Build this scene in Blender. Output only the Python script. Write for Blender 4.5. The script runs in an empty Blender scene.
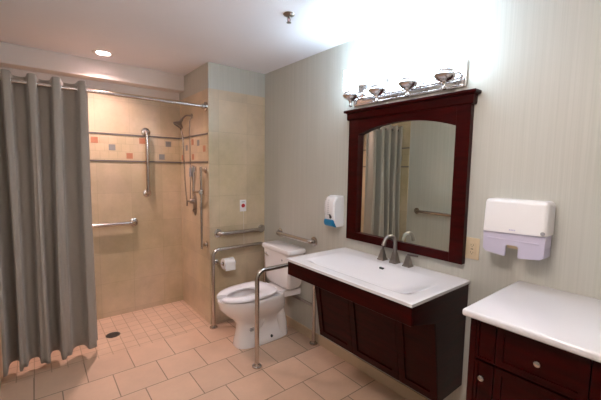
import bpy, bmesh, math, random
from mathutils import Vector, Matrix
C = bpy.context.scene.collection
SC = bpy.context.scene
PI = math.pi
random.seed(7)

# ------------------------------------------------------------------ camera
CAMP = dict(loc=(-1.8584, -2.9372, 1.4961), yaw=0.8992, pitch=-0.0915, roll=0.015, f=334.94)
cam_data = bpy.data.cameras.new('camera')
cam = bpy.data.objects.new('camera', cam_data); C.objects.link(cam)
cy, sy = math.cos(CAMP['yaw']), math.sin(CAMP['yaw'])
cp, sp = math.cos(CAMP['pitch']), math.sin(CAMP['pitch'])
F = Vector((cy*cp, sy*cp, sp)); R0 = Vector((sy, -cy, 0)); U0 = R0.cross(F)
cr, sr = math.cos(CAMP['roll']), math.sin(CAMP['roll'])
R = R0*cr + U0*sr; U = -R0*sr + U0*cr
m = Matrix(((R.x, U.x, -F.x), (R.y, U.y, -F.y), (R.z, U.z, -F.z))).to_4x4()
m.translation = Vector(CAMP['loc'])
cam.matrix_world = m
cam_data.sensor_width = 36; cam_data.sensor_fit = 'HORIZONTAL'
cam_data.lens = CAMP['f']*36/601
cam_data.clip_start = 0.02
SC.camera = cam

# ------------------------------------------------------------------ world, exposure, light levels
w = bpy.data.worlds.new('world'); SC.world = w; w.use_nodes = True
w.node_tree.nodes['Background'].inputs[0].default_value = (0.9, 0.9, 1.0, 1)
w.node_tree.nodes['Background'].inputs[1].default_value = 0.0
SC.view_settings.view_transform = 'Standard'
SC.view_settings.look = 'None'
SC.view_settings.gamma = 1.0
SC.view_settings.use_curve_mapping = False
SC.view_settings.exposure = 0.50
VANITY_GLOW = ((0.62, 0.83, 1.0), 16.0)       # the four glass shades
SHOWER_GLOW = ((1.0, 0.71, 0.67), 930.0)      # warm recessed lamp over the shower
ROOM_FILL_GLOW = ((1.0, 0.89, 0.82), 28.0)         # added drum lamp out of view, fills the room

# ------------------------------------------------------------------ node materials
class NT:
    def __init__(s, name):
        s.m = bpy.data.materials.new(name); s.m.use_nodes = True
        s.t = s.m.node_tree; s.b = s.t.nodes['Principled BSDF']
    def n(s, typ, **kw):
        x = s.t.nodes.new(typ)
        for k, v in kw.items(): setattr(x, k, v)
        return x
    def l(s, a, b): s.t.links.new(a, b)
    def math(s, op, a, b=None, c=None):
        x = s.n('ShaderNodeMath', operation=op)
        for i, v in enumerate((a, b, c)):
            if v is None: continue
            if isinstance(v, (int, float)): x.inputs[i].default_value = v
            else: s.l(v, x.inputs[i])
        return x.outputs[0]
    def mix(s, fac, a, b, mode='MIX'):
        x = s.n('ShaderNodeMix', data_type='RGBA', blend_type=mode)
        for i, v in ((0, fac), (6, a), (7, b)):
            if isinstance(v, (int, float)): x.inputs[i].default_value = v
            elif isinstance(v, tuple): x.inputs[i].default_value = (*v, 1)
            else: s.l(v, x.inputs[i])
        return x.outputs[2]
    def noise(s, vec, scale, detail=3, rough=0.5):
        x = s.n('ShaderNodeTexNoise'); x.inputs['Scale'].default_value = scale
        x.inputs['Detail'].default_value = detail; x.inputs['Roughness'].default_value = rough
        if vec is not None: s.l(vec, x.inputs['Vector'])
        return x.outputs['Fac']
    def coord(s): return s.n('ShaderNodeTexCoord').outputs['Object']
    def mapping(s, vec, scale=(1, 1, 1), loc=(0, 0, 0)):
        x = s.n('ShaderNodeMapping'); x.inputs['Scale'].default_value = scale
        x.inputs['Location'].default_value = loc; s.l(vec, x.inputs['Vector']); return x.outputs[0]
    def bump(s, h, strength=0.2, dist=0.01):
        x = s.n('ShaderNodeBump'); x.inputs['Strength'].default_value = strength
        x.inputs['Distance'].default_value = dist; s.l(h, x.inputs['Height'])
        s.l(x.outputs[0], s.b.inputs['Normal'])
    def set(s, **kw):
        for k, v in kw.items():
            i = s.b.inputs[k.replace('_', ' ')]
            if isinstance(v, tuple) and len(v) == 3: v = (*v, 1)
            i.default_value = v

def plain(name, col, rough=0.5, metal=0.0, var=0.04, nscale=12, bump=0.0, **kw):
    s = NT(name); c = s.coord()
    f = s.noise(c, nscale)
    dark = tuple(x*(1-var) for x in col); light = tuple(min(1, x*(1+var)) for x in col)
    s.l(s.mix(f, dark, light), s.b.inputs['Base Color'])
    s.set(Roughness=rough, Metallic=metal, **kw)
    if bump: s.bump(s.noise(c, nscale*8), bump, 0.002)
    return s.m

def emit(name, col, strength, base=(0.9, 0.9, 0.9)):
    s = NT(name); s.set(Base_Color=base, Emission_Color=col, Emission_Strength=strength, Roughness=0.3)
    return s.m

def tile_mat(name, base, grout, pitch, mortar, offset, origin, plane='floor', var=0.10, rough=0.35, mottle=0.12, bump=0.3):
    s = NT(name); c = s.coord()
    sep = s.n('ShaderNodeSeparateXYZ'); s.l(c, sep.inputs[0])
    cmb = s.n('ShaderNodeCombineXYZ')
    if plane == 'floor':
        s.l(s.math('ADD', sep.outputs[0], -origin[0]+30*pitch), cmb.inputs[0])
        s.l(s.math('ADD', sep.outputs[1], -origin[1]+30*pitch), cmb.inputs[1])
    else:
        g = s.n('ShaderNodeNewGeometry'); ns = s.n('ShaderNodeSeparateXYZ'); s.l(g.outputs['True Normal'], ns.inputs[0])
        isx = s.math('GREATER_THAN', s.math('ABSOLUTE', ns.outputs[0]), 0.5)
        mx = s.n('ShaderNodeMix', data_type='FLOAT'); s.l(isx, mx.inputs[0])
        s.l(s.math('ADD', sep.outputs[0], -origin[0]+30*pitch), mx.inputs[2])
        s.l(s.math('ADD', sep.outputs[1], -origin[1]+30*pitch), mx.inputs[3])
        s.l(mx.outputs[0], cmb.inputs[0])
        s.l(s.math('ADD', sep.outputs[2], -origin[2]+10*pitch), cmb.inputs[1])
    br = s.n('ShaderNodeTexBrick'); br.offset = offset; br.offset_frequency = 2; br.squash = 1.0
    s.l(cmb.outputs[0], br.inputs['Vector'])
    br.inputs['Scale'].default_value = 1; br.inputs['Mortar Size'].default_value = mortar
    br.inputs['Mortar Smooth'].default_value = 0.15
    br.inputs['Brick Width'].default_value = pitch; br.inputs['Row Height'].default_value = pitch
    br.inputs['Bias'].default_value = 0
    br.inputs['Color1'].default_value = (*[x*(1-var) for x in base], 1)
    br.inputs['Color2'].default_value = (*[min(1, x*(1+var)) for x in base], 1)
    br.inputs['Mortar'].default_value = (*grout, 1)
    f = s.noise(c, 3.2, 6, 0.62)
    f2 = s.noise(c, 45, 2, 0.5)
    fm = s.math('ADD', s.math('MULTIPLY', s.math('SUBTRACT', f, 0.5), mottle*4), s.math('MULTIPLY', s.math('SUBTRACT', f2, 0.5), mottle*0.6))
    k = s.math('ADD', fm, 1.0)
    tint = br.outputs['Color']
    if plane != 'floor':
        tr = s.n('ShaderNodeMapRange'); s.l(s.noise(s.mapping(c, (1.6, 1.6, 1.0), (3, 1, 2)), 1.0, 4, 0.6), tr.inputs[0]); tr.inputs[1].default_value = 0.40; tr.inputs[2].default_value = 0.62
        tint = s.mix(tr.outputs[0], tint, s.mix(1.0, tint, (0.84, 0.86, 0.76), 'MULTIPLY'))
    vm = s.n('ShaderNodeVectorMath', operation='SCALE'); s.l(tint, vm.inputs[0]); s.l(k, vm.inputs['Scale'])
    s.l(vm.outputs[0], s.b.inputs['Base Color'])
    s.set(Roughness=rough)
    s.bump(s.math('SUBTRACT', 1.0, br.outputs['Fac']), bump, 0.003)
    return s.m

def wallpaper(name, col, dark):
    s = NT(name); c = s.coord()
    a = s.noise(s.mapping(c, (160, 160, 1.5)), 1.0, 3, 0.6)
    b = s.noise(s.mapping(c, (55, 55, 0.7)), 1.0, 2, 0.5)
    f = s.math('ADD', s.math('MULTIPLY', a, 0.6), s.math('MULTIPLY', b, 0.4))
    r = s.n('ShaderNodeMapRange'); s.l(f, r.inputs[0]); r.inputs[1].default_value = 0.36; r.inputs[2].default_value = 0.64
    s.l(s.mix(r.outputs[0], dark, col), s.b.inputs['Base Color'])
    s.set(Roughness=0.6); s.bump(f, 0.15, 0.002)
    return s.m

def wood(name, col, dark, rough=0.28, grain=(3, 3, 22)):
    s = NT(name); c = s.coord()
    a = s.noise(s.mapping(c, grain), 1.6, 5, 0.6)
    r = s.n('ShaderNodeMapRange'); s.l(a, r.inputs[0]); r.inputs[1].default_value = 0.35; r.inputs[2].default_value = 0.65
    s.l(s.mix(r.outputs[0], dark, col), s.b.inputs['Base Color'])
    s.set(Roughness=rough, Coat_Weight=0.02, Coat_Roughness=0.2, Specular_IOR_Level=0.12); s.bump(a, 0.05, 0.002)
    return s.m

def brushed(name, col, rough=0.25):
    s = NT(name); c = s.coord()
    a = s.noise(s.mapping(c, (14, 14, 14)), 1.0, 1, 0.5)
    s.l(s.mix(a, tuple(x*0.94 for x in col), col), s.b.inputs['Base Color'])
    rr = s.math('ADD', s.math('MULTIPLY', a, 0.03), rough-0.015); s.l(rr, s.b.inputs['Roughness'])
    s.set(Metallic=1.0)
    return s.m

M = {}
M['paper'] = wallpaper('linen_wallpaper', (0.575, 0.560, 0.505), (0.515, 0.505, 0.450))
M['ceiling'] = plain('ceiling_paint', (0.92, 0.91, 0.96), 0.8, var=0.02, nscale=3)
M['soffit'] = plain('soffit_paint', (0.78, 0.72, 0.68), 0.75, var=0.02, nscale=3)
TP = 0.297
M['walltile'] = tile_mat('beige_stone_wall_tile', (0.63, 0.50, 0.36), (0.54, 0.43, 0.31), TP, 0.0020, 0.0, (-0.206, 0.13, 1.235-4*TP), 'wall', var=0.05, rough=0.3, mottle=0.16, bump=0.15)
M['floortile'] = tile_mat('peach_ceramic_floor_tile', (0.68, 0.47, 0.34), (0.30, 0.20, 0.14), TP, 0.0036, 0.5, (-0.736, -0.61, 0), 'floor', var=0.06, rough=0.4, mottle=0.10)
M['mosaic'] = tile_mat('peach_mosaic_floor_tile', (0.66, 0.46, 0.33), (0.46, 0.31, 0.21), TP/3, 0.0036, 0.0, (-0.932, 0.022, 0), 'floor', var=0.05, rough=0.45, mottle=0.10)
M['basetile'] = plain('base_tile', (0.56, 0.43, 0.29), 0.35, var=0.12, nscale=5)
M['band'] = tile_mat('band_tile', (0.64, 0.50, 0.35), (0.50, 0.40, 0.28), 0.0745, 0.0015, 0.5, (-0.206, 0.13, 1.568), 'wall', var=0.04, rough=0.3, mottle=0.08, bump=0.1)
M['accent_grey'] = plain('slate_accent', (0.25, 0.25, 0.24), 0.4, var=0.15)
M['accent_rust'] = plain('rust_accent', (0.48, 0.20, 0.11), 0.4, var=0.15)
M['liner'] = plain('pencil_liner', (0.15, 0.13, 0.12), 0.35, var=0.15)
M['wood'] = wood('dark_cherry_wood', (0.040, 0.0012, 0.0010), (0.020, 0.0008, 0.0007))
M['wood_gap'] = plain('dark_recess', (0.012, 0.004, 0.004), 0.6)
M['solid'] = plain('white_solid_surface', (0.80, 0.77, 0.79), 0.12, var=0.01, Coat_Weight=0.4, Coat_Roughness=0.05)
M['china'] = plain('white_china', (0.89, 0.86, 0.86), 0.1, var=0.01, Coat_Weight=0.6, Coat_Roughness=0.04)
M['seat'] = plain('white_seat_plastic', (0.92, 0.90, 0.93), 0.2, var=0.01)
M['plastic'] = plain('white_plastic', (0.86, 0.83, 0.83), 0.3, var=0.01)
M['lilac'] = plain('frosted_lilac_plastic', (0.60, 0.56, 0.70), 0.3, var=0.02)
M['dark'] = plain('dark_rubber', (0.03, 0.03, 0.03), 0.5)
M['grey'] = plain('grey_print', (0.30, 0.29, 0.31), 0.5)
M['steel'] = brushed('brushed_stainless', (0.55, 0.51, 0.48), 0.24)
M['chrome'] = brushed('polished_chrome', (0.82, 0.80, 0.80), 0.10)
M['satin'] = brushed('satin_nickel', (0.62, 0.58, 0.57), 0.22)
M['nickel'] = brushed('brushed_nickel', (0.36, 0.32, 0.29), 0.30)
M['blue'] = plain('blue_lever_plastic', (0.02, 0.22, 0.42), 0.3)
M['red'] = plain('red_button', (0.55, 0.02, 0.03), 0.3)
M['almond'] = plain('almond_plastic', (0.66, 0.52, 0.34), 0.35, var=0.02)
M['paperroll'] = plain('toilet_paper', (0.85, 0.83, 0.82), 0.9, var=0.02, bump=0.1)
M['card'] = plain('cardboard', (0.28, 0.2, 0.13), 0.9)
M['drain'] = plain('drain_metal', (0.10, 0.09, 0.08), 0.4, metal=0.7)
M['mirror'] = NT('mirror_silver'); M['mirror'].set(Base_Color=(0.80, 0.86, 0.79), Metallic=1.0, Roughness=0.0); M['mirror'] = M['mirror'].m
M['shade'] = emit('lit_white_glass', VANITY_GLOW[0], VANITY_GLOW[1])
M['can'] = emit('lit_shower_lens', SHOWER_GLOW[0], SHOWER_GLOW[1])
M['fill_drum'] = emit('added_fill_diffuser', ROOM_FILL_GLOW[0], ROOM_FILL_GLOW[1])
s = NT('taupe_curtain_fabric'); c = s.coord()
f = s.noise(s.mapping(c, (500, 500, 500)), 1.0, 2)
s.l(s.mix(f, (0.33, 0.29, 0.25), (0.39, 0.35, 0.305)), s.b.inputs['Base Color']); s.set(Roughness=0.75, Sheen_Weight=0.3)
s.bump(f, 0.1, 0.001); M['curtain'] = s.m

# ------------------------------------------------------------------ mesh helpers
def link(name, bm, mats, parent=None, smooth=False, loc=None, angle=40):
    me = bpy.data.meshes.new(name)
    bmesh.ops.recalc_face_normals(bm, faces=bm.faces)
    if smooth:
        for fc in bm.faces: fc.smooth = True
        ca = math.radians(angle)
        for e in bm.edges:
            if len(e.link_faces) == 2 and e.calc_face_angle(0) > ca: e.smooth = False
    bm.to_mesh(me); bm.free()
    if not isinstance(mats, (list, tuple)): mats = [mats]
    for x in mats: me.materials.append(x)
    o = bpy.data.objects.new(name, me); C.objects.link(o)
    if parent is not None: o.parent = parent
    if loc: o.location = loc
    return o

def thing(name, label, cat, loc=(0, 0, 0), group=None):
    o = bpy.data.objects.new(name, None); C.objects.link(o); o.location = loc
    o.empty_display_size = 0.05
    o['label'] = label; o['category'] = cat
    if group: o['group'] = group
    return o

def tag(o, label, cat, group=None):
    o['label'] = label; o['category'] = cat
    if group: o['group'] = group
    return o

def struct(name, bm, mats):
    o = link(name, bm, mats); o['kind'] = 'structure'; return o

def box(bm, a, b, mat=0, bevel=0.0, seg=2):
    x0, x1 = sorted((a[0], b[0])); y0, y1 = sorted((a[1], b[1])); z0, z1 = sorted((a[2], b[2]))
    t = bmesh.new()
    v = [t.verts.new(p) for p in ((x0,y0,z0),(x1,y0,z0),(x1,y1,z0),(x0,y1,z0),(x0,y0,z1),(x1,y0,z1),(x1,y1,z1),(x0,y1,z1))]
    for q in ((0,3,2,1),(4,5,6,7),(0,1,5,4),(1,2,6,5),(2,3,7,6),(3,0,4,7)): t.faces.new([v[i] for i in q])
    if bevel > 0:
        bmesh.ops.bevel(t, geom=list(t.edges), offset=bevel, segments=seg, profile=0.5, affect='EDGES')
    merge(bm, t, mat)
    return bm

def merge(bm, t, mat=0, M4=None):
    mp = {}
    for v in t.verts: mp[v] = bm.verts.new(M4 @ v.co if M4 else v.co)
    for f in t.faces:
        nf = bm.faces.new([mp[v] for v in f.verts]); nf.material_index = mat; nf.smooth = f.smooth
    t.free()

def B(): return bmesh.new()

def rings(bm, loops, close0=True, close1=True, mat=0, cyc=False):
    vs = [[bm.verts.new(p) for p in lp] for lp in loops]
    n = len(vs[0]); rng = range(len(vs) if cyc else len(vs)-1)
    for i in rng:
        a, b = vs[i], vs[(i+1) % len(vs)]
        for j in range(n):
            f = bm.faces.new((a[j], a[(j+1) % n], b[(j+1) % n], b[j])); f.material_index = mat
    if not cyc:
        if close0: bm.faces.new(vs[0][::-1]).material_index = mat
        if close1: bm.faces.new(vs[-1]).material_index = mat
    return bm

def fillet(pts, r, n=6):
    pts = [Vector(p) for p in pts]; out = [pts[0]]
    for i in range(1, len(pts)-1):
        p, a, b = pts[i], pts[i-1], pts[i+1]
        u = (a-p).normalized(); v = (b-p).normalized()
        ang = u.angle(v)
        if ang > PI-0.02: out.append(p); continue
        d = min(r/math.tan(ang/2), (a-p).length*0.49 if i > 1 else (a-p).length*0.95, (b-p).length*0.49 if i < len(pts)-2 else (b-p).length*0.95)
        rr = d*math.tan(ang/2)
        c = p + (u+v).normalized()*(rr/math.sin(ang/2))
        s0 = (p+u*d) - c; s1 = (p+v*d) - c
        tot = s0.angle(s1); ax = s0.cross(s1).normalized()
        for k in range(n+1):
            out.append(c + Matrix.Rotation(tot*k/n, 3, ax) @ s0)
    out.append(pts[-1])
    return out

def tube(bm, pts, r, n=14, mat=0, flat=1.0, radii=None):
    pts = [Vector(p) for p in pts]
    T = []
    for i in range(len(pts)):
        a = pts[max(0, i-1)]; b = pts[min(len(pts)-1, i+1)]; T.append((b-a).normalized())
    ref = Vector((0, 0, 1)) if abs(T[0].z) < 0.9 else Vector((1, 0, 0))
    N = (ref - T[0]*ref.dot(T[0])).normalized(); lps = []
    for i, p in enumerate(pts):
        if i: N = (N - T[i]*N.dot(T[i])).normalized()
        Bn = T[i].cross(N); rr = radii[i] if radii else r
        lps.append([p + (N*math.cos(2*PI*k/n)*flat + Bn*math.sin(2*PI*k/n))*rr for k in range(n)])
    return rings(bm, lps, mat=mat)

def lathe(bm, prof, origin, axis=(0, 0, 1), n=24, mat=0):
    ax = Vector(axis).normalized(); o = Vector(origin)
    ref = Vector((0, 0, 1)) if abs(ax.z) < 0.9 else Vector((1, 0, 0))
    u = ax.cross(ref).normalized(); v = ax.cross(u)
    lps = [[o + ax*h + (u*math.cos(2*PI*k/n) + v*math.sin(2*PI*k/n))*max(r, 1e-4) for k in range(n)] for r, h in prof]
    return rings(bm, lps, mat=mat)

def prism(bm, poly, fn, d0, d1, mat=0):
    return rings(bm, [[fn(p, d0) for p in poly], [fn(p, d1) for p in poly]], mat=mat)

def flange(parent, p, axis, r=0.041, name='flange', m=None, h=0.012):
    b = B(); lathe(b, ((r*0.96, 0), (r, 0.002), (r, h*0.5), (r*0.75, h*0.85), (r*0.5, h)), p, axis, 24)
    return link(name, b, m or M['steel'], parent, True)

# ------------------------------------------------------------------ ROOM SHELL
H = 2.44; XL = -2.10; XW = -0.60; YD = 0.757; YR = -3.60; TT = 2.21
b = B(); box(b, (XL-0.1, YR-0.1, -0.1), (0.1, -0.02, 0)); struct('floor', b, M['floortile'])
b = B(); box(b, (XL-0.1, -0.02, -0.1), (XW+0.02, YD+0.1, 0)); struct('floor_shower', b, M['mosaic'])
b = B(); box(b, (XW+0.02, -0.02, -0.1), (0.1, 0.3, -0.001)); struct('floor_toilet_edge', b, M['floortile'])
LX, LY, LH = -1.36, 0.373, 0.054      # opening for the recessed shower lamp
b = B(); X0_, X1_, Y0_, Y1_ = XL-0.1, 0.1, YR-0.1, YD+0.1
for q in (((X0_, Y0_), (X1_, LY-LH)), ((X0_, LY+LH), (X1_, Y1_)), ((X0_, LY-LH), (LX-LH, LY+LH)), ((LX+LH, LY-LH), (X1_, LY+LH))):
    box(b, (*q[0], H), (*q[1], H+0.1))
box(b, (LX-LH, LY-LH, H+0.085), (LX+LH, LY+LH, H+0.1)); struct('ceiling', b, M['ceiling'])
b = B(); box(b, (0, YR-0.1, 0), (0.1, 0.0, H)); struct('wall_right', b, M['paper'])
b = B(); box(b, (XW, 0, 0), (0.1, YD+0.1, TT), 1, 0); box(b, (XW+0.004, 0.004, TT), (0.1, YD+0.1, H), 0); struct('wall_back', b, [M['paper'], M['walltile']])
b = B(); box(b, (XL-0.1, YD, 0), (XW, YD+0.1, TT), 1); box(b, (XL-0.1, YD+0.004, TT), (XW, YD+0.1, H), 0); struct('wall_shower', b, [M['soffit'], M['walltile']])
b = B(); box(b, (XL-0.1, -0.13, 0), (XL, YD, TT), 1); box(b, (XL-0.1, -0.13, TT), (XL-0.004, YD, H), 0); box(b, (XL-0.1, YR-0.1, 0), (XL-0.004, -0.13, H), 0)
struct('wall_left', b, [M['paper'], M['walltile']])
b = B(); box(b, (XL, YR-0.1, 0), (0, YR, H)); struct('wall_rear', b, M['paper'])
b = B(); box(b, (XL, 0.612, 2.285), (XW, YD, H)); struct('trim_1', b, M['soffit'])   # soffit box under the ceiling
b = B(); box(b, (-0.010, -1.9, 0), (0, -0.0, 0.085), 0, 0.003); box(b, (-0.010, YR, 0), (0, -1.9, 0.085), 0, 0.003); struct('baseboard_right', b, M['basetile'])

def band(name, fn, u0, u1, acc):
    """accent band of tile between two pencil liners; fn(u, z, d) -> point, d = distance off the wall"""
    b = B()
    def slab(ua, ub, za, zb, d, mi):
        p, q = fn(ua, za, -0.001), fn(ub, zb, d); box(b, p, q, mi, 0)
    slab(u0, u1, 1.558, 1.80, 0.002, 0)
    slab(u0, u1, 1.543, 1.558, 0.007, 1); slab(u0, u1, 1.800, 1.815, 0.007, 1)
    for u, z, k, wd in acc:
        slab(u-wd/2, u+wd/2, z-0.0285, z+0.0285, 0.0035, 2 if k == 'g' else 3)
    struct(name, b, [M['band'], M['liner'], M['accent_grey'], M['accent_rust']])
band('trim_2', lambda u, z, d: (u, YD-d, z), XL, XW, [(-1.402, 1.742, 'r', .057), (-1.257, 1.680, 'g', .057), (-1.105, 1.603, 'r', .057), (-0.985, 1.757, 'r', .057), (-0.728, 1.740, 'g', .057), (-0.797, 1.603, 'g', .057), (-1.55, 1.61, 'g', .057), (-1.72, 1.74, 'r', .057), (-1.88, 1.68, 'g', .057)])
band('trim_3', lambda u, z, d: (XW-d, u, z), 0.02, YD, [(0.246, 1.735, 'g', .057), (0.100, 1.675, 'r', .057), (0.394, 1.750, 'r', .057), (0.682, 1.600, 'r', .057), (0.384, 1.603, 'r', .057), (0.56, 1.70, 'g', .057)])
band('trim_4', lambda u, z, d: (XL+d, u, z), -0.13, YD, [(0.62, 1.742, 'g', .057), (0.50, 1.672, 'r', .057), (0.34, 1.61, 'g', .057), (0.2, 1.742, 'r', .057), (0.02, 1.672, 'g', .057)])

# ------------------------------------------------------------------ SHOWER
t = thing('recessed_light', 'round recessed ceiling light glowing over the shower', 'ceiling light', (LX, LY, H))
b = B(); rings(b, [[Vector((r*math.cos(2*PI*k/40), r*math.sin(2*PI*k/40), z)) for k in range(40)] for r, z in ((0.0515, 0.060), (0.0515, 0.0), (0.056, -0.005), (0.078, -0.005), (0.084, -0.001), (0.084, 0.0), (0.0535, 0.0), (0.0535, 0.060))], cyc=True)
link('baffle_ring', b, M['plastic'], t, True)
b = B(); lathe(b, ((0.051, 0.056), (0.046, 0.052), (0.0, 0.050)), (0, 0, 0), (0, 0, 1), 32); link('lens', b, M['can'], t, True)
t = thing('added_fill_light', 'added round drum fill light hanging overhead out of view', 'ceiling light', (-1.35, -2.25, H))  # unseen drum lamp, added to brighten room and ceiling
b = B(); lathe(b, ((0.065, 0.0), (0.070, -0.006), (0.066, -0.022), (0.012, -0.028), (0.010, -0.11), (0.05, -0.115), (0.05, -0.12)), (0, 0, 0), (0, 0, 1), 32); link('stem', b, M['steel'], t, True)
b = B(); lathe(b, ((0.150, -0.12), (0.160, -0.13), (0.160, -0.21), (0.150, -0.225), (0.0, -0.235)), (0, 0, 0), (0, 0, 1), 40); link('diffuser', b, M['fill_drum'], t, True)

t = thing('shower_drain', 'round dark metal drain set in the shower floor mosaic', 'drain', (-1.372, 0.331, 0))
b = B(); lathe(b, ((0.0, 0.0005), (0.056, 0.0005), (0.058, 0.002), (0.048, 0.004), (0.046, 0.0025), (0.0, 0.0025)), (0, 0, 0), n=32); link('drain_ring', b, M['drain'], t, True)
b = B()
for k in range(-3, 4):
    hw = math.sqrt(max(0.0001, 0.045**2-(k*0.012)**2)); box(b, (-hw, k*0.012-0.003, 0.002), (hw, k*0.012+0.003, 0.0045), 0, 0.0008)
link('grate', b, M['drain'], t)

RY, RZ = 0.05, 2.052
t = thing('curtain_rod', 'thin chrome rod across the shower opening carrying the taupe curtain', 'curtain rod', (XW, RY, RZ))
b = B(); tube(b, ((XL+0.006-XW, 0, 0), (-0.006, 0, 0)), 0.0125, 16); link('rod', b, M['steel'], t, True)
for x, ax in ((0, (-1, 0, 0)), (XL-XW, (1, 0, 0))):
    b = B(); lathe(b, ((0.038, 0), (0.041, 0.003), (0.041, 0.014), (0.024, 0.018), (0.022, 0.040), (0.016, 0.042)), (x, 0, 0), ax, 24); link('flange', b, M['steel'], t, True)

# curtain: fold crests (front) at top and at hem
NF = 5
top_x = [-2.090, -1.977, -1.842, -1.711, -1.552]
bot_x = [-2.075, -1.970, -1.850, -1.738, -1.560]
AMP = 0.064
ct = thing('shower_curtain', 'taupe grommet shower curtain hanging in deep folds from the chrome rod', 'shower curtain', (-1.8, RY, RZ))
def curtain_pt(u, v):
    # u: 0..1 along cloth, v: 0 top .. 1 hem ; crest k at u=(k+.0)/(NF-.5)
    s_ = u*(NF-0.55)              # phase count, crest at integers
    k = min(int(s_), NF-2); fr = s_-k
    def xi(arr): 
        if s_ <= NF-1: return arr[k]+(arr[k+1]-arr[k])*fr
        return arr[-1]+(s_-(NF-1))*0.10
    x = xi(top_x)*(1-v)+xi(bot_x)*v
    ph = 2*PI*s_
    a = AMP*(0.95+0.25*math.sin(3.1*k+2*v)*v)
    y = RY - a*math.tanh(1.5*math.cos(ph))/0.905*(1+0.28*v) + 0.010*math.sin(2*ph+1.5)*v + 0.012*math.sin(5*v+k)*v
    x += -0.0065*math.sin(ph)*(1-0.3*v) + 0.0075*math.sin(2*ph) + 0.008*math.sin(4*v+1.3*k)*v
    z = 2.108 - 0.005*(1-math.cos(ph))*(1-v) - v*(2.108-0.080) + 0.006*math.sin(1.7*s_)*v
    return Vector((x, y, z))
b = B(); NU, NV = 150, 44
g = [[b.verts.new(curtain_pt(i/NU, j/NV) - ct.location) for i in range(NU+1)] for j in range(NV+1)]
for j in range(NV):
    for i in range(NU): b.faces.new((g[j][i], g[j][i+1], g[j+1][i+1], g[j+1][i]))
cl = link('cloth', b, M['curtain'], ct, True, angle=180)
md = cl.modifiers.new('thickness', 'SOLIDIFY'); md.thickness = 0.0025; md.offset = 0
for k in range(NF*2-2):                      # grommets where the cloth crosses the rod
    s_ = 0.25+0.5*k
    if s_ > NF-0.6: break
    u = s_/(NF-0.55); p = curtain_pt(u, 0.027); q = curtain_pt(u+0.004, 0.027)
    tn = (q-p); tn.z = 0; tn.normalize(); nrm = Vector((-tn.y, tn.x, 0))
    b = B(); cc = Vector((p.x, p.y, RZ)) - ct.location
    u_ = tn; v_ = Vector((0, 0, 1)); lps = []
    for a in range(24):
        A = 2*PI*a/24; dr = u_*math.cos(A)+v_*math.sin(A)
        lps.append([cc + dr*(0.021+0.005*math.cos(2*PI*e/8)) + nrm*0.004*math.sin(2*PI*e/8) for e in range(8)])
    rings(b, lps, cyc=True); link('grommet', b, M['chrome'], ct, True)

def grab_bar(name, label, p0, p1, off, r=0.0185, rise=0.045, corner=0.035):
    """bar from p0 to p1 on a wall; off = unit vector away from the wall"""
    p0, p1, off = Vector(p0), Vector(p1), Vector(off)
    t = thing(name, label, 'grab bar', p0)
    pts = fillet([Vector(), off*rise, (p1-p0)+off*rise, (p1-p0)], corner, 7)
    b = B(); tube(b, pts, r, 16); link('bar', b, M['steel'], t, True)
    flange(t, Vector(), off); flange(t, p1-p0, off)
    return t
grab_bar('grab_bar', 'vertical stainless grab bar on the tiled back wall of the shower', (-0.950, YD, 1.85), (-0.950, YD, 1.225), (0, -1, 0))
grab_bar('grab_bar', 'horizontal stainless grab bar in the shower, running behind the curtain', (-1.85, YD, 0.935), (-1.085, YD, 0.935), (0, -1, 0))
grab_bar('grab_bar', 'horizontal stainless grab bar on the beige tiled wall left of the toilet', (-0.518, 0, 0.880), (-0.038, 0, 0.880), (0, -1, 0), 0.019, 0.045)
grab_bar('grab_bar', 'horizontal stainless grab bar on the papered wall above the toilet tank', (0, -0.29, 0.882), (0, -0.80, 0.882), (-1, 0, 0), 0.019, 0.045)
grab_bar('grab_bar', 'stainless grab bar on the opposite papered wall, seen in the mirror', (XL-0.004, -0.29, 0.965), (XL-0.004, -1.20, 0.965), (1, 0, 0), 0.019, 0.042)

# shower head with arm and hose drop
t = thing('rain_shower', 'brushed nickel round shower head on a bent arm in the shower', 'shower head', (XW, 0.405, 2.008))
flange(t, Vector(), (-1, 0, 0), 0.026, 'escutcheon', M['nickel'], 0.01)
arm = fillet([(0, 0, 0), (-0.05, 0.02, 0.005), (-0.072, 0.055, -0.022), (-0.080, 0.068, -0.040)], 0.04, 5)
b = B(); tube(b, arm, 0.0085, 12); link('shower_arm', b, M['nickel'], t, True)
hd = Vector((-0.50, 0.15, -0.82)).normalized()
b = B(); lathe(b, ((0.012, -0.012), (0.016, 0.0), (0.014, 0.012), (0.022, 0.025), (0.050, 0.052), (0.054, 0.058), (0.052, 0.066), (0.047, 0.067)), (-0.082, 0.072, -0.045), hd, 28); link('head', b, M['nickel'], t, True)
b = B(); lathe(b, ((0.046, 0.067), (0.040, 0.070), (0.0, 0.070)), (-0.082, 0.072, -0.045), hd, 28); link('spray_face', b, M['dark'], t, True)

t = thing('shower_pipe', 'thin vertical nickel riser pipe down the shower side wall', 'pipe', (XW, 0.395, 2.0))
b = B(); tube(b, fillet([(-0.012, 0, -0.01), (-0.028, 0, -0.05), (-0.028, 0, -0.50), (-0.022, 0.03, -0.85)], 0.03, 4), 0.005, 10); link('pipe', b, M['nickel'], t, True)

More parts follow.
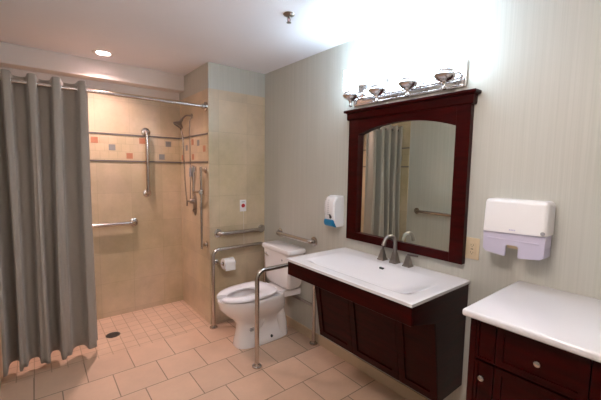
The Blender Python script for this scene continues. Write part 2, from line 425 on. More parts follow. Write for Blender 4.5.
# hose from the shower arm down to the hand shower
t = thing('shower_hose', 'flexible metal shower hose hanging from the shower head arm', 'hose', (XW, 0.5, 1.9))
pts = []
ctrl = [Vector(p) for p in ((-0.075, -0.035, 0.075), (-0.085, 0.02, 0.02), (-0.072, -0.03, -0.10), (-0.062, -0.03, -0.35), (-0.05, -0.02, -0.6), (-0.035, -0.02, -0.76))]
for i in range(len(ctrl)-1):
    a = ctrl[max(0, i-1)]; p = ctrl[i]; q = ctrl[i+1]; d = ctrl[min(len(ctrl)-1, i+2)]
    for k in range(8):
        s_ = k/8; pts.append(0.5*((2*p)+(-a+q)*s_+(2*a-5*p+4*q-d)*s_*s_+(-a+3*p-3*q+d)*s_**3))
pts.append(ctrl[-1])
b = B(); tube(b, pts, 0.0065, 10, radii=[0.0065+0.0008*(i % 2) for i in range(len(pts))]); link('hose', b, M['steel'], t, True)

# mixing valve with lever
t = thing('shower_valve', 'nickel shower valve plate with lever handle on the shower side wall', 'shower valve', (XW, 0.345, 1.13))
b = B(); lps = []
for d, k in ((0, 1.0), (0.006, 1.0), (0.012, 0.85), (0.014, 0.6)):
    lps.append([Vector((-d, math.cos(a)*0.045*k, math.sin(a)*0.115*k)) for a in [2*PI*i/28 for i in range(28)]])
rings(b, lps); link('plate', b, M['nickel'], t, True)
b = B(); lathe(b, ((0.026, 0.010), (0.026, 0.035), (0.020, 0.05), (0.012, 0.058)), (0, 0, 0.03), (-1, 0, 0), 20); link('valve_stem', b, M['nickel'], t, True)
b = B(); tube(b, fillet([(-0.045, 0, 0.03), (-0.055, 0.075, 0.03), (-0.055, 0.085, -0.02)], 0.02, 5), 0.009, 12); link('lever', b, M['nickel'], t, True)
b = B(); lathe(b, ((0.014, 0.010), (0.014, 0.025), (0.008, 0.03)), (0, 0, -0.06), (-1, 0, 0), 16); link('diverter_knob', b, M['nickel'], t, True)

# slide bar
t = thing('slide_bar', 'vertical stainless slide bar for the hand shower near the shower edge', 'slide bar', (XW, 0.068, 0.770))
b = B(); tube(b, ((-0.055, -0.014, -0.035), (-0.055, -0.014, 0.735)), 0.0115, 14); link('bar', b, M['steel'], t, True)
for z in (0.0, 0.705):
    b = B(); tube(b, ((-0.004, 0.0, z), (-0.035, -0.004, z), (-0.058, -0.014, z)), 0.014, 12); link('bracket', b, M['steel'], t, True)
    flange(t, (0, 0, z), (-1, 0, 0), 0.032)
b = B(); lathe(b, ((0.018, -0.022), (0.021, -0.017), (0.021, 0.017), (0.018, 0.022)), (-0.055, -0.014, 0.50), (0, 0, 1), 18)
tube(b, ((-0.055, -0.014, 0.50), (-0.078, 0.06, 0.50), (-0.084, 0.090, 0.50)), 0.011, 12); link('slider', b, M['steel'], t, True)
b = B(); lathe(b, ((0.0, -0.012), (0.017, -0.010), (0.019, 0.0), (0.017, 0.012)), (-0.075, -0.055, 0.50), (-0.5, -0.9, 0), 16); link('knob', b, M['steel'], t, True)

t = thing('hand_shower', 'slim chrome hand shower held upright by the slide bar clip', 'hand shower', (XW-0.084, 0.165, 1.30))
b = B(); tube(b, ((0, 0.008, -0.07), (0, 0.006, -0.02), (0.002, 0, 0.05), (0.0, -0.008, 0.10), (-0.004, -0.018, 0.17), (-0.006, -0.026, 0.205), (-0.006, -0.028, 0.215)), 0.015, 16, radii=[0.010, 0.013, 0.015, 0.022, 0.029, 0.026, 0.012]); link('handle', b, M['chrome'], t, True)
b = B(); box(b, (-0.040, -0.030, 0.11), (-0.028, 0.006, 0.195), 0, 0.004); link('spray_face', b, M['grey'], t, True)

# ------------------------------------------------------------------ BACK WALL ITEMS
t = thing('emergency_call_switch', 'white emergency call plate with a red button on beige tile', 'call button', (-0.252, 0, 1.13))
b = B(); box(b, (-0.035, -0.006, -0.058), (0.035, 0, 0.058), 0, 0.003); link('plate', b, M['plastic'], t, True)
b = B(); lathe(b, ((0.020, 0.005), (0.020, 0.008), (0.014, 0.012), (0.0, 0.013)), (0, 0, 0), (0, -1, 0), 20); link('button', b, M['red'], t, True)
b = B(); box(b, (-0.018, -0.0068, 0.034), (0.018, -0.0055, 0.040)); link('legend', b, M['grey'], t)
b = B(); tube(b, ((0.001, -0.010, -0.012), (0.004, -0.008, -0.2), (0.006, -0.012, -0.42)), 0.0012, 6); link('pull_cord', b, M['plastic'], t, True)

t = thing('toilet_paper_holder', 'stainless post holding the toilet paper on the tiled wall', 'toilet paper holder', (-0.535, 0, 0.605))
flange(t, Vector(), (0, -1, 0), 0.024)
b = B(); tube(b, fillet([(0, -0.005, 0), (0, -0.085, 0), (0.155, -0.085, 0)], 0.018, 5), 0.0085, 12); link('arm', b, M['steel'], t, True)
b = B(); lathe(b, ((0.012, 0), (0.014, 0.004), (0.008, 0.009), (0.0, 0.010)), (0.152, -0.085, 0), (1, 0, 0), 16); link('end_cap', b, M['steel'], t, True)
t = thing('toilet_paper_roll', 'white roll of toilet paper on the steel holder', 'toilet paper', (-0.455, -0.085, 0.600))
b = B(); lps = []
for r, h in ((0.049, -0.052), (0.051, -0.050), (0.051, 0.050), (0.049, 0.052), (0.021, 0.052), (0.021, -0.052)):
    lps.append([Vector((h, r*math.cos(2*PI*k/32), r*math.sin(2*PI*k/32))) for k in range(32)])
rings(b, lps, cyc=True)
for k in range(1):
    box(b, (-0.050, -0.0515, -0.058), (0.050, -0.0500, 0.0))
link('paper', b, M['paperroll'], t, True)
b = B(); lps = []
for r, h in ((0.0212, -0.0522), (0.0212, 0.0522), (0.0195, 0.0522), (0.0195, -0.0522)):
    lps.append([Vector((h, r*math.cos(2*PI*k/24), r*math.sin(2*PI*k/24))) for k in range(24)])
rings(b, lps, cyc=True); link('core', b, M['card'], t, True)

# ------------------------------------------------------------------ TOILET (faces -x)
TY = -0.495
t = thing('toilet', 'white china toilet with open-front seat between the steel rails', 'toilet', (0, TY, 0))
def egg(xf, xb, hw, z, n=40, p=2.3, nose=0.0):
    """closed loop: xf front (most negative), xb back, half-width hw"""
    xc = xf+(xb-xf)*0.56; pts = []
    for i in range(n):
        a = 2*PI*i/n; ca, sa = math.cos(a), math.sin(a)
        ex = math.copysign(abs(ca)**(2/p), ca); ey = math.copysign(abs(sa)**(2/p), sa)
        L = (xb-xc) if ca > 0 else (xc-xf)
        x = xc+ex*L
        pts.append(Vector((x, ey*hw*(1-nose*max(0, -ca)), z)))
    return pts
def egg2(xf, xb, hw, z, n=40, pf=2.0, pb=3.2):
    xc = xf+(xb-xf)*0.5; pts = []
    for i in range(n):
        a = 2*PI*i/n; ca, sa = math.cos(a), math.sin(a)
        p = pb if ca > 0 else pf
        pts.append(Vector((xc+math.copysign(abs(ca)**(2/p), ca)*((xb-xf)/2), math.copysign(abs(sa)**(2/p), sa)*hw, z)))
    return pts
b = B()
rings(b, [egg2(-0.600, -0.085, 0.112, 0.0, pf=2.8), egg2(-0.602, -0.083, 0.114, 0.012, pf=2.8), egg2(-0.596, -0.085, 0.108, 0.05, pf=2.8), egg2(-0.588, -0.10, 0.082, 0.085, pf=3.2),
          egg2(-0.580, -0.13, 0.070, 0.15, pf=3.2), egg2(-0.585, -0.13, 0.080, 0.20, pf=2.6), egg2(-0.625, -0.13, 0.120, 0.25, pf=2.2),
          egg2(-0.690, -0.13, 0.156, 0.305, pf=2.1), egg2(-0.728, -0.14, 0.176, 0.355, pf=2.05), egg2(-0.738, -0.15, 0.182, 0.395, pf=2.0), egg2(-0.745, -0.15, 0.184, 0.415, pf=2.0),
          egg2(-0.742, -0.155, 0.180, 0.425, pf=2.0), egg2(-0.690, -0.30, 0.115, 0.425, pf=2.0), egg2(-0.680, -0.31, 0.108, 0.41, pf=2.0),
          egg2(-0.650, -0.30, 0.100, 0.34, pf=2.0), egg2(-0.56, -0.36, 0.055, 0.27, pf=2.0), egg2(-0.50, -0.40, 0.03, 0.25, pf=2.0)])
link('bowl', b, M['china'], t, True, angle=60)
b = B()
rings(b, [[Vector((x, y, z)) for x, y in ((-0.30, -0.10), (-0.19, -0.125), (-0.02, -0.15), (-0.015, -0.14), (-0.015, 0.14), (-0.02, 0.15), (-0.19, 0.125), (-0.30, 0.10))] for z in (0.375, 0.385, 0.425, 0.432)])
bmesh.ops.bevel(b, geom=[e for e in b.edges if e.calc_face_angle(0) > 0.6], offset=0.006, segments=2, affect='EDGES')
link('rear_deck', b, M['china'], t, True)
b = B()
for sgn in (-1, 1):
    pts = fillet([(-0.42, sgn*0.02, 0.10), (-0.36, sgn*0.06, 0.27), (-0.29, sgn*0.064, 0.31), (-0.20, sgn*0.064, 0.27), (-0.165, sgn*0.066, 0.12), (-0.16, sgn*0.066, 0.01)], 0.06, 5)
    tube(b, pts, 0.046, 16)
link('trapway', b, M['china'], t, True)
for sgn in (-1, 1):
    b = B(); lathe(b, ((0.013, 0), (0.013, 0.006), (0.008, 0.012), (0, 0.013)), (-0.30, sgn*0.103, 0.046), (0, sgn, 0.4), 16); link('bolt_cap', b, M['dark'], t, True)
b = B()
for k, (wd, dz) in enumerate(((0.034, 0.0), (0.042, -0.012), (0.030, -0.022))):
    xx = -0.50
    box(b, (-0.475-wd/2, -0.0722-0.0005*k, 0.150+dz), (-0.475+wd/2, -0.055, 0.155+dz))
link('printed_mark', b, M['grey'], t)
# open-front seat
b = B(); n = 46; outer = []; inner = []
lps = []
a0 = math.radians(188)
for i in range(n+1):
    a = -PI+math.radians(13)+(2*PI-math.radians(26))*i/n
    ca, sa = math.cos(a), math.sin(a)
    xo = -0.475+ca*(0.27 if ca < 0 else 0.215); yo = math.copysign(abs(sa)**(0.94), sa)*0.185
    xi_ = -0.475+ca*(0.190 if ca < 0 else 0.100); yi = sa*0.086
    if ca > 0:                       # squared-off back
        xo = -0.475+ca**0.55*0.225; yo = math.copysign(abs(sa)**0.45*0.185, sa)
    O = Vector((xo, yo, 0)); I = Vector((xi_, yi, 0))
    prof = []
    for s_, z in ((0.0, 0.430), (0.0, 0.444), (0.10, 0.452), (0.5, 0.455), (0.88, 0.450), (1.0, 0.442), (1.0, 0.430)):
        q = O.lerp(I, s_); q.z = z; prof.append(q)
    lps.append(prof)
rings(b, lps)
for v in b.verts: v.co.z += 0.006+0.012*max(0, (v.co.x+0.74)/0.5)
link('seat', b, M['seat'], t, True, angle=50)
for yy in (-0.085, 0.045):
    b = B(); box(b, (-0.275, yy, 0.430), (-0.235, yy+0.04, 0.462), 0, 0.006); link('hinge', b, M['seat'], t, True)
# tank
b = B()
def rr(x0, x1, hw, z, rad=0.03, n=5):
    pts = []
    for cx_, cy_, a0 in ((x1-rad, hw-rad, 0), (x0+rad, hw-rad, 90), (x0+rad, -hw+rad, 180), (x1-rad, -hw+rad, 270)):
        for k in range(n+1):
            a = math.radians(a0+90*k/n); pts.append(Vector((cx_+rad*math.cos(a), cy_+rad*math.sin(a), z)))
    return pts
rings(b, [rr(-0.165, -0.030, 0.165, 0.446), rr(-0.184, -0.025, 0.186, 0.485), rr(-0.190, -0.022, 0.196, 0.60), rr(-0.197, -0.020, 0.208, 0.765)])
link('tank', b, M['china'], t, True)
b = B()
rings(b, [rr(-0.204, -0.014, 0.216, 0.762), rr(-0.210, -0.010, 0.224, 0.770), rr(-0.210, -0.010, 0.224, 0.790), rr(-0.206, -0.014, 0.220, 0.800), rr(-0.195, -0.025, 0.209, 0.804)])
link('tank_lid', b, M['china'], t, True)
b = B(); lathe(b, ((0.010, 0.0), (0.010, 0.003), (0.0, 0.004)), (-0.1925, -0.10, 0.70), (-1, 0, 0.03), 16); link('emblem', b, M['grey'], t, True)
b = B(); lathe(b, ((0.013, 0), (0.013, 0.008), (0.009, 0.016)), (-0.192, 0.15, 0.715), (-1, 0, 0), 16); tube(b, ((-0.208, 0.15, 0.715), (-0.212, 0.12, 0.712), (-0.212, 0.085, 0.706)), 0.006, 10); link('flush_lever', b, M['chrome'], t, True)

# toilet safety rails
t = thing('toilet_safety_rail', 'stainless floor-mounted safety rails standing on both sides of the toilet', 'safety rail', (0, -0.46, 0))
for yy in (0.39, -0.393):
    pts = fillet([(-0.600, yy, 0.004), (-0.600, yy, 0.742), (-0.035, yy, 0.742), (-0.035, yy, 0.004)], 0.065, 8)
    b = B(); tube(b, pts, 0.0165, 16); sr_ = link('side_rail', b, M['steel'], t, True)
    for xx in (-0.600, -0.035):
        b = B(); lathe(b, ((0.034, 0), (0.036, 0.003), (0.036, 0.010), (0.022, 0.014), (0.020, 0.022)), (xx, yy, 0), (0, 0, 1), 24); link('flange', b, M['steel'], sr_, True)
b = B(); tube(b, ((-0.035, 0.39, 0.335), (-0.035, -0.393, 0.335)), 0.0125, 14); link('cross_bar', b, M['steel'], t, True)

# ------------------------------------------------------------------ VANITY
VY0, VY1, VX, VZ = -1.150, -2.116, -0.558, 0.901
t = thing('vanity_cabinet', 'dark cherry wall-hung vanity cabinet with slanted panels under the sink', 'vanity', (0, VY0, 0))
v0, v1 = -0.008, VY1-VY0+0.008
def board(name, a, b_, m_=None, bev=0.002, parent=None):
    b = B(); box(b, a, b_, 0, bev, 1); return link(name, b, m_ or M['wood'], parent or t)
APB = 0.788
board('apron', (VX+0.012, v1, APB), (VX+0.032, v0, 0.887))
# angled side aprons
for k, yy in enumerate((v0, v1+0.018)):
    b = B(); poly = [(VX+0.032, 0.887), (VX+0.032, APB), (-0.335, APB-0.045), (-0.002, APB-0.045), (-0.002, 0.887)]
    prism(b, poly, lambda p, d: Vector((p[0], d, p[1])), yy, yy-0.018); link('side_apron', b, M['wood'], t)
board('apron_bottom', (VX+0.032, v1+0.018, APB+0.002), (-0.34, v0-0.018, APB+0.012), M['wood_gap'])
# lower box: slanted front
LX0, LZ0, LX1, LZ1 = -0.335, APB-0.01, -0.258, 0.289
w0, w1 = -0.030, VY1-VY0+0.012
b = B(); poly = [(LX0+0.014, LZ0), (LX1+0.014, LZ1), (-0.002, LZ1), (-0.002, LZ0)]
prism(b, poly, lambda p, d: Vector((p[0], d, p[1])), w0-0.001, w1+0.001); link('carcass', b, M['wood_gap'], t)
for yy in (w0, w1+0.016):
    poly = [(LX0+0.004, LZ0), (LX1+0.004, LZ1-0.004), (-0.002, LZ1-0.004), (-0.002, LZ0)]
    b = B(); prism(b, poly, lambda p, d: Vector((p[0], d, p[1])), yy, yy-0.016); link('side_panel', b, M['wood'], t)
dv = Vector((LX1-LX0, 0, LZ1-LZ0)); Ld = dv.length; dn = dv.normalized(); nn = Vector((dn.z, 0, -dn.x))
if nn.x > 0: nn = -nn
def shaker(parent, name, ya, yb, org, down, out, length, st=0.045, th=0.016, rec=0.008, m_=None):
    """framed panel; origin at top edge, down = unit vector along height, out = outward normal; y from ya to yb"""
    b = B()
    def slab(y0, y1, s0, s1, d0, d1, bev=0.0015):
        q = B(); box(q, (0, y0, 0), (1, y1, 1), 0, 0)
        for v in q.verts:
            s_ = s0 if v.co.z < 0.5 else s1; d = d0 if v.co.x < 0.5 else d1
            v.co = Vector((0, v.co.y, 0)) + org + down*s_ + out*d
        merge(b, q)
    lo, hi = min(ya, yb), max(ya, yb)
    slab(lo, lo+st, 0, length, 0, th); slab(hi-st, hi, 0, length, 0, th)
    slab(lo+st, hi-st, 0, st, 0, th); slab(lo+st, hi-st, length-st, length, 0, th)
    slab(lo+st-0.001, hi-st+0.001, st-0.001, length-st+0.001, 0, rec)
    o = link(name, b, m_ or M['wood'], parent); return o
org = Vector((LX0+0.014, 0, LZ0))
edges = [w0, -0.355, -0.715, w1]
for a_, b_ in zip(edges[:-1], edges[1:]):
    shaker(t, 'slanted_panel', a_-0.002, b_+0.002, org, dn, nn, Ld, st=0.042)

# sink top with moulded basin
t = thing('sink_top', 'glossy white one-piece sink top with wide shallow basin on the vanity', 'sink', (0, VY0, VZ))
b = B(); NX, NY = 64, 96; SW = VY0-VY1; SD = -VX-0.002
def basin(x, y):
    # x: depth from wall 0..SD ; y 0..SW
    v = abs(y-0.50)/0.395; q = (x-0.115)/0.375
    if v >= 1 or q <= 0 or q >= 1: return 0.0
    lat = (1-v**2.4)**1.1
    sm = lambda k: k*k*(3-2*k)
    qq = 0.80
    fr = sm(min(1, q/qq))**0.85 if q < qq else sm((1-q)/(1-qq))
    return -0.088*lat*fr
top, bot = [], []
for j in range(NY+1):
    rt, rb = [], []
    for i in range(NX+1):
        x = SD*i/NX; y = SW*j/NY; z = basin(x, y)
        e = min(SD-x, y, SW-y); z -= 0.0025 if e < 1e-6 else 0
        rt.append(b.verts.new((-0.002-x, -y, z))); rb.append(b.verts.new((-0.002-x, -y, z-0.015)))
    top.append(rt); bot.append(rb)
for j in range(NY):
    for i in range(NX):
        b.faces.new((top[j][i], top[j][i+1], top[j+1][i+1], top[j+1][i])); b.faces.new((bot[j][i], bot[j+1][i], bot[j+1][i+1], bot[j][i+1]))
for j in range(NY):
    b.faces.new((top[j][NX], bot[j][NX], bot[j+1][NX], top[j+1][NX])); b.faces.new((top[j][0], top[j+1][0], bot[j+1][0], bot[j][0]))
for i in range(NX):
    b.faces.new((top[0][i], bot[0][i], bot[0][i+1], top[0][i+1])); b.faces.new((top[NY][i], top[NY][i+1], bot[NY][i+1], bot[NY][i]))
link('basin', b, M['solid'], t, True, angle=50)
b = B(); box(b, (-0.190, -0.521, -0.024), (-0.176, -0.489, -0.006), 0, 0.004); link('overflow_slot', b, M['dark'], t, True)
b = B(); lathe(b, ((0.024, 0.0), (0.024, 0.004), (0.018, 0.006), (0.0, 0.004)), (-0.405, -0.50, basin(0.403, 0.50)-0.001), (0, 0, 1), 20); link('drain', b, M['chrome'], t, True)

# faucet
FY = -1.655
t = thing('faucet', 'brushed nickel widespread faucet with arched spout and pyramid bases', 'faucet', (-0.052, FY, VZ))
def pyr(bm, y, h, r0, r1):
    rings(bm, [[Vector((sx*r, y+sy_*r, z)) for sx, sy_ in ((1, 1), (-1, 1), (-1, -1), (1, -1))] for r, z in ((r0, 0), (r0, 0.006), (r0*0.80, 0.014), (r1*1.15, h*0.8), (r1, h))])
b = B(); pyr(b, 0, 0.07, 0.026, 0.013); link('spout_base', b, M['nickel'], t)
arc = [(0, 0, 0.05), (0, 0, 0.13)]
for k in range(1, 15):
    a = PI*k/14*0.86; arc.append((-0.060+0.060*math.cos(a), 0, 0.125+0.058*math.sin(a)))
arc.append((-0.121, 0, 0.128))
b = B(); tube(b, arc, 0.0135, 14, radii=[0.014, 0.012]+[0.0115]*(len(arc)-4)+[0.0125, 0.014]); link('spout', b, M['nickel'], t, True)
for sgn in (1, -1):
    b = B(); pyr(b, sgn*0.098, 0.066, 0.025, 0.010); hb = link('handle_base', b, M['nickel'], t)
    b = B(); tube(b, ((0, sgn*0.098, 0.060), (0, sgn*0.098, 0.074)), 0.009, 12); tube(b, ((0.004, sgn*0.092, 0.070), (-0.004, -0.165, 0.078)) if sgn < 0 else ((-0.006, 0.096, 0.070), (0.034, 0.118, 0.078)), 0.0075, 12, flat=0.7); link('lever', b, M['nickel'], hb, True)

# ------------------------------------------------------------------ MIRROR
MY0, MY1, MZ0, MZ1 = -1.203, -2.080, 0.985, 1.868
t = thing('wall_mirror', 'arched mirror in a wide dark cherry frame with crown above the sink', 'mirror', (0, MY0, MZ0))
W_ = MY0-MY1; Hh = MZ1-MZ0
GL, GR, GB, GS, GA = 0.092, W_-0.078, 0.055, 0.762, 0.822     # glass opening
FT = 0.038
board('left_stile', (-FT, 0, 0), (0, -GL, Hh), parent=t)
board('right_stile', (-FT, -GR, 0), (0, -W_, Hh), parent=t)
board('bottom_rail', (-FT+0.001, -GL+0.001, 0), (0, -GR-0.001, GB), parent=t)
b = B(); n = 28; loops = []
def arch(s_):
    return GS+(GA-GS)*math.sqrt(max(0, 1-(2*s_-1)**2*0.92))*1.0 if False else GS+(GA-GS)*(1-(2*s_-1)**2)
for i in range(n+1):
    s_ = i/n; y = -(GL-0.001+(GR-GL+0.002)*s_); z = arch(s_)
    loops.append([Vector((-FT+0.001, y, z)), Vector((-FT+0.001, y, Hh)), Vector((0, y, Hh)), Vector((0, y, z))])
rings(b, loops); link('arched_head', b, M['wood'], t)
# crown moulding, profile extruded with mitred returns
prof = [(0.040, 0.0), (0.044, 0.003), (0.046, 0.010), (0.046, 0.046), (0.050, 0.050), (0.062, 0.053), (0.064, 0.057), (0.064, 0.068), (0.061, 0.071)]
b = B(); z0 = Hh-0.014
loops = []
for d, z in prof:
    e = d-0.036
    loops.append([Vector((0, 0.004+e, z0+z)), Vector((-d, 0.004+e, z0+z)), Vector((-d, -W_-0.004-e, z0+z)), Vector((0, -W_-0.004-e, z0+z))])
rings(b, loops); link('crown', b, M['wood'], t)
b = B(); tilt = math.tan(math.radians(1.7)); yl, yr = -(GL-0.012), -(GR+0.008)
def gx(y): return -0.004-(yl-y)*tilt
rings(b, [[Vector((gx(y)-e, y, z)) for y, z in ((yl, GB-0.02), (yr, GB-0.02), (yr, GA+0.01), (yl, GA+0.01))] for e in (0, 0.003)])
link('glass', b, M['mirror'], t)

# ------------------------------------------------------------------ VANITY LIGHT
t = thing('vanity_light', 'chrome four-light fixture with glowing white glass shades above the mirror', 'wall light', (0, -1.63, 2.03))
b = B(); box(b, (-0.012, -0.405, -0.075), (0, 0.405, 0.070), 0, 0.004); 
box(b, (-0.020, -0.405, -0.075), (-0.010, -0.390, 0.070), 0, 0.003); box(b, (-0.020, 0.390, -0.075), (-0.010, 0.405, 0.070), 0, 0.003)
box(b, (-0.020, -0.392, -0.075), (-0.010, 0.392, -0.062), 0, 0.003); box(b, (-0.020, -0.392, 0.057), (-0.010, 0.392, 0.070), 0, 0.003)
link('backplate', b, M['satin'], t, True)
b = B(); tube(b, ((-0.045, -0.365, -0.035), (-0.045, 0.365, -0.035)), 0.007, 12); link('cross_bar', b, M['chrome'], t, True)
for k in range(4):
    y = 0.34-0.2267*k
    b = B(); tube(b, fillet([(-0.008, y-0.03, -0.0), (-0.06, y-0.03, -0.0), (-0.07, y-0.012, -0.05), (-0.12, y, -0.052)], 0.025, 6), 0.0065, 12)
    box(b, (-0.020, y-0.05, -0.025), (-0.010, y-0.01, 0.025), 0, 0.003)
    am = link('arm', b, M['chrome'], t, True)
    b = B(); lathe(b, ((0.004, -0.100), (0.012, -0.096), (0.013, -0.090), (0.008, -0.084), (0.008, -0.070), (0.012, -0.062), (0.016, -0.056), (0.030, -0.050), (0.044, -0.040), (0.054, -0.028), (0.056, -0.022), (0.050, -0.016), (0.046, -0.006), (0.046, 0.002)), (-0.12, y, 0), (0, 0, 1), 28); link('cup', b, M['satin'], am, True)
    b = B(); lps = []
    for r, z in ((0.030, 0.003), (0.048, 0.004), (0.051, 0.008), (0.052, 0.140), (0.049, 0.140), (0.048, 0.008), (0.030, 0.006)):
        lps.append([Vector((-0.12+r*math.cos(2*PI*q/32), y+r*math.sin(2*PI*q/32), z)) for q in range(32)])
    rings(b, lps, cyc=True); link('shade', b, M['shade'], am, True)

# ------------------------------------------------------------------ WALL ITEMS
t = thing('soap_dispenser', 'white wall soap dispenser with blue push lever left of the mirror', 'soap dispenser', (0, -1.085, 1.06))
b = B()
poly = [(-0.0, 0.0), (-0.075, 0.0), (-0.088, 0.03), (-0.104, 0.06), (-0.112, 0.12), (-0.108, 0.19), (-0.085, 0.225), (-0.05, 0.238), (0.0, 0.238)]
prism(b, poly, lambda p, d: Vector((p[0], d, p[1])), 0.055, -0.055)
bmesh.ops.bevel(b, geom=[e for e in b.edges if all(abs(abs(v.co.y)-0.055) < 1e-5 for v in e.verts) and (e.verts[0].co-e.verts[1].co).y == 0 and e.verts[0].co.x+e.verts[1].co.x < -0.02], offset=0.009, segments=3, affect='EDGES')
link('housing', b, M['plastic'], t, True, angle=35)
b = B(); prism(b, [(-0.060, -0.006), (-0.085, 0.0), (-0.112, 0.012), (-0.120, 0.032), (-0.116, 0.056), (-0.094, 0.058), (-0.074, 0.02)], lambda p, d: Vector((p[0], d, p[1])), 0.046, -0.046)
bmesh.ops.bevel(b, geom=list(b.edges), offset=0.004, segments=2, affect='EDGES'); link('push_lever', b, M['blue'], t, True)
b = B()
for k in range(8):
    for yy, wd in ((0.036, 0.014), (0.005, 0.022+0.008*((k*3) % 3)-0.006)):
        z = 0.205-k*0.0155; xx = -0.1145 if z < 0.19 else -0.109
        box(b, (xx+0.0005, yy-wd/2, z-0.0016), (xx+0.003, yy+wd/2, z+0.0016))
link('printed_label', b, M['grey'], t)
b = B(); lathe(b, ((0.013, 0), (0.013, 0.0015), (0, 0.002)), (-0.1075, -0.018, 0.078), (-1, 0, -0.1), 14); box(b, (-0.1115, -0.020, 0.088), (-0.106, -0.004, 0.098)); link('dark_symbol', b, M['dark'], t)

t = thing('paper_towel_dispenser', 'white paper towel dispenser with frosted lower tray right of the mirror', 'towel dispenser', (0, -2.338, 1.098))
b = B()
def tprof(ya, yb, z0, z1, d0, d1, rad=0.02, topr=True):
    q = B(); box(q, (-d1, ya, z0), (-0.001, yb, z1), 0, 0)
    return q
q = B(); box(q, (-0.108, -0.134, 0.112), (-0.001, 0.134, 0.268))
for v in q.verts:
    if v.co.x < -0.05 and v.co.z > 0.2: v.co.x += 0.014
    if v.co.z < 0.2: v.co.z += -0.004*(v.co.y/0.134)
eds = [e for e in q.edges if (e.verts[0].co.x < -0.05 and e.verts[1].co.x < -0.05 and not (e.verts[0].co.z < 0.2 and e.verts[1].co.z < 0.2)) or (e.verts[0].co.z > 0.2 and e.verts[1].co.z > 0.2 and abs(e.verts[0].co.y-e.verts[1].co.y) < 1e-4)]
bmesh.ops.bevel(q, geom=eds, offset=0.018, segments=5, profile=0.5, affect='EDGES')
merge(b, q); link('cover', b, M['plastic'], t, True, angle=30)
b = B(); n_ = 0.028
outl = [(-0.131, 0.118), (-0.129, 0.020), (-0.116, 0.006), (-0.031, -0.004), (-0.027, 0.002), (-0.027, 0.046), (-0.020, 0.053), (0.020, 0.053), (0.027, 0.046), (0.027, 0.002), (0.031, -0.004), (0.116, 0.006), (0.129, 0.020), (0.131, 0.118)]
prism(b, outl, lambda p, d: Vector((d, p[0], p[1])), -0.088, -0.098)
box(b, (-0.0885, -0.129, 0.056), (-0.001, 0.129, 0.117), 0, 0.003)
for ya, yb in ((-0.129, -0.085), (0.085, 0.129)): box(b, (-0.0885, ya, 0.012), (-0.001, yb, 0.057), 0, 0.003)
link('lower_tray', b, M['lilac'], t, True, angle=30)
b = B(); box(b, (-0.1005, -0.110, 0.072), (-0.096, 0.110, 0.080), 0, 0.002); link('ridge', b, M['lilac'], t, True)
b = B(); box(b, (-0.085, -0.024, 0.036), (-0.015, 0.024, 0.052), 0, 0.001); link('towel_tongue', b, M['almond'], t)
b = B(); lathe(b, ((0.009, 0), (0.009, 0.003), (0.005, 0.004), (0, 0.0035)), (-0.107, -0.122, 0.128), (-1, 0, 0), 16); link('lock', b, M['grey'], t, True)
b = B(); 
for k in range(4): box(b, (-0.1092, -0.002-0.007*k+0.010, 0.124), (-0.107, 0.003-0.007*k+0.010, 0.131), 0, 0.0005)
link('embossed_logo', b, M['lilac'], t)

t = thing('electrical_outlet', 'almond duplex outlet plate between the mirror and towel dispenser', 'outlet', (0, -2.117, 1.08))
b = B(); box(b, (-0.006, -0.036, -0.059), (0, 0.036, 0.059), 0, 0.0025); link('plate', b, M['almond'], t, True)
b = B(); box(b, (-0.009, -0.017, -0.034), (-0.004, 0.017, 0.034), 0, 0.0015); fc = link('receptacle', b, M['almond'], t, True)
b = B()
for z in (-0.020, 0.020):
    for yy in (-0.006, 0.006): box(b, (-0.0096, yy-0.001, z-0.004), (-0.0085, yy+0.001, z+0.004))
    lathe(b, ((0.0022, 0), (0.0022, 0.001), (0, 0.001)), (-0.0085, 0, z-0.009), (-1, 0, 0), 10)
box(b, (-0.0098, -0.006, -0.004), (-0.0085, 0.006, 0.0), 0); link('slots', b, M['dark'], fc)

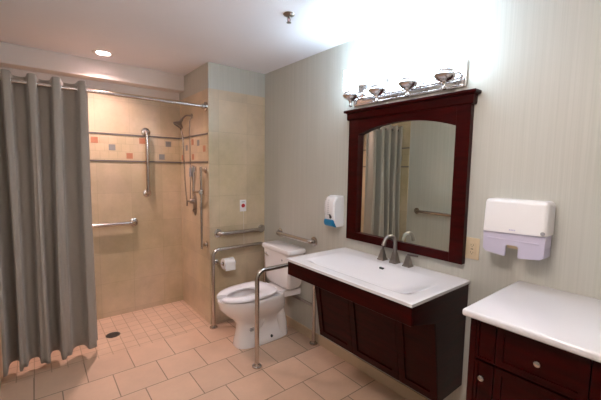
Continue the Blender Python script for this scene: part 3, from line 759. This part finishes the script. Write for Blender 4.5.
# sprinkler
t = thing('fire_sprinkler', 'small pendent fire sprinkler head with round plate on the ceiling', 'sprinkler', (-0.594, -1.206, H))
b = B(); lathe(b, ((0.034, 0), (0.036, -0.003), (0.030, -0.010), (0.016, -0.016), (0.010, -0.017)), (0, 0, 0), (0, 0, 1), 28); link('escutcheon', b, M['nickel'], t, True)
b = B(); lathe(b, ((0.009, -0.014), (0.009, -0.024), (0.006, -0.026)), (0, 0, 0), (0, 0, 1), 16)
for sgn in (1, -1): tube(b, ((sgn*0.008, 0, -0.022), (sgn*0.011, 0, -0.032), (sgn*0.008, 0, -0.044), (0, 0, -0.050)), 0.002, 8)
link('frame', b, M['nickel'], t, True)
b = B(); tube(b, ((0, 0, -0.024), (0, 0, -0.048)), 0.0022, 8); link('glass_bulb', b, M['red'], t, True)
b = B(); lathe(b, ((0.0, -0.049), (0.014, -0.050), (0.015, -0.052), (0.0, -0.053)), (0, 0, 0), (0, 0, 1), 20); link('deflector', b, M['nickel'], t, True)

# ------------------------------------------------------------------ SIDE CABINET
SY0, SY1, SX, SZ = -2.345, YR+0.01, -0.578, 0.967
t = thing('side_cabinet', 'dark cherry storage cabinet with drawers at the right foreground', 'cabinet', (0, SY0, 0))
D = SY1-SY0
board('carcass', (SX+0.042, -0.026, 0.09), (-0.002, D+0.01, SZ-0.028), bev=0.001)
board('toe_kick', (SX+0.10, -0.03, 0.0), (-0.002, D+0.01, 0.092), M['wood_gap'])
fx = SX+0.042; ft = 0.019
# face frame
board('face_frame_stile', (fx-ft, -0.026, 0.09), (fx, -0.050, SZ-0.028))
def kn(parent, y, z, x=None):
    b = B(); lathe(b, ((0.005, 0), (0.005, 0.010), (0.011, 0.015), (0.012, 0.020), (0.010, 0.024), (0, 0.026)), (x if x else fx-ft, y, z), (-1, 0, 0), 20)
    return link('knob', b, M['steel'], parent, True)
def front(name, ya, yb, z0, z1, knob=None, st=0.024):
    o = shaker(t, name, ya, yb, Vector((fx, 0, z1)), Vector((0, 0, -1)), Vector((-1, 0, 0)), z1-z0, st=st, th=ft, rec=0.012)
    if knob: kn(o, knob[0], knob[1], fx-(ft if knob[2] else 0.012))
    return o
front('narrow_panel', -0.052, -0.118, 0.785, 0.935, st=0.008)
front('door', -0.052, -0.118, 0.10, 0.775, (-0.085, 0.722, True), st=0.010)
yy = -0.122
for wd in (0.265, 0.265, 0.265):
    ya, yb = yy, yy-wd
    front('drawer', ya, yb, 0.785, 0.935, ((ya+yb)/2, 0.858, False))
    front('drawer', ya, yb, 0.56, 0.777, ((ya+yb)/2, 0.668, False)); front('drawer', ya, yb, 0.335, 0.552, ((ya+yb)/2, 0.443, False)); front('drawer', ya, yb, 0.10, 0.327, ((ya+yb)/2, 0.215, False))
    yy -= wd+0.004
b = B(); box(b, (SX, SY1, SZ-0.028), (-0.001, SY0, SZ), 0, 0.009, 4)
tag(link('countertop', b, M['solid'], None, True), 'white solid surface countertop with rounded edge on the storage cabinet', 'countertop')
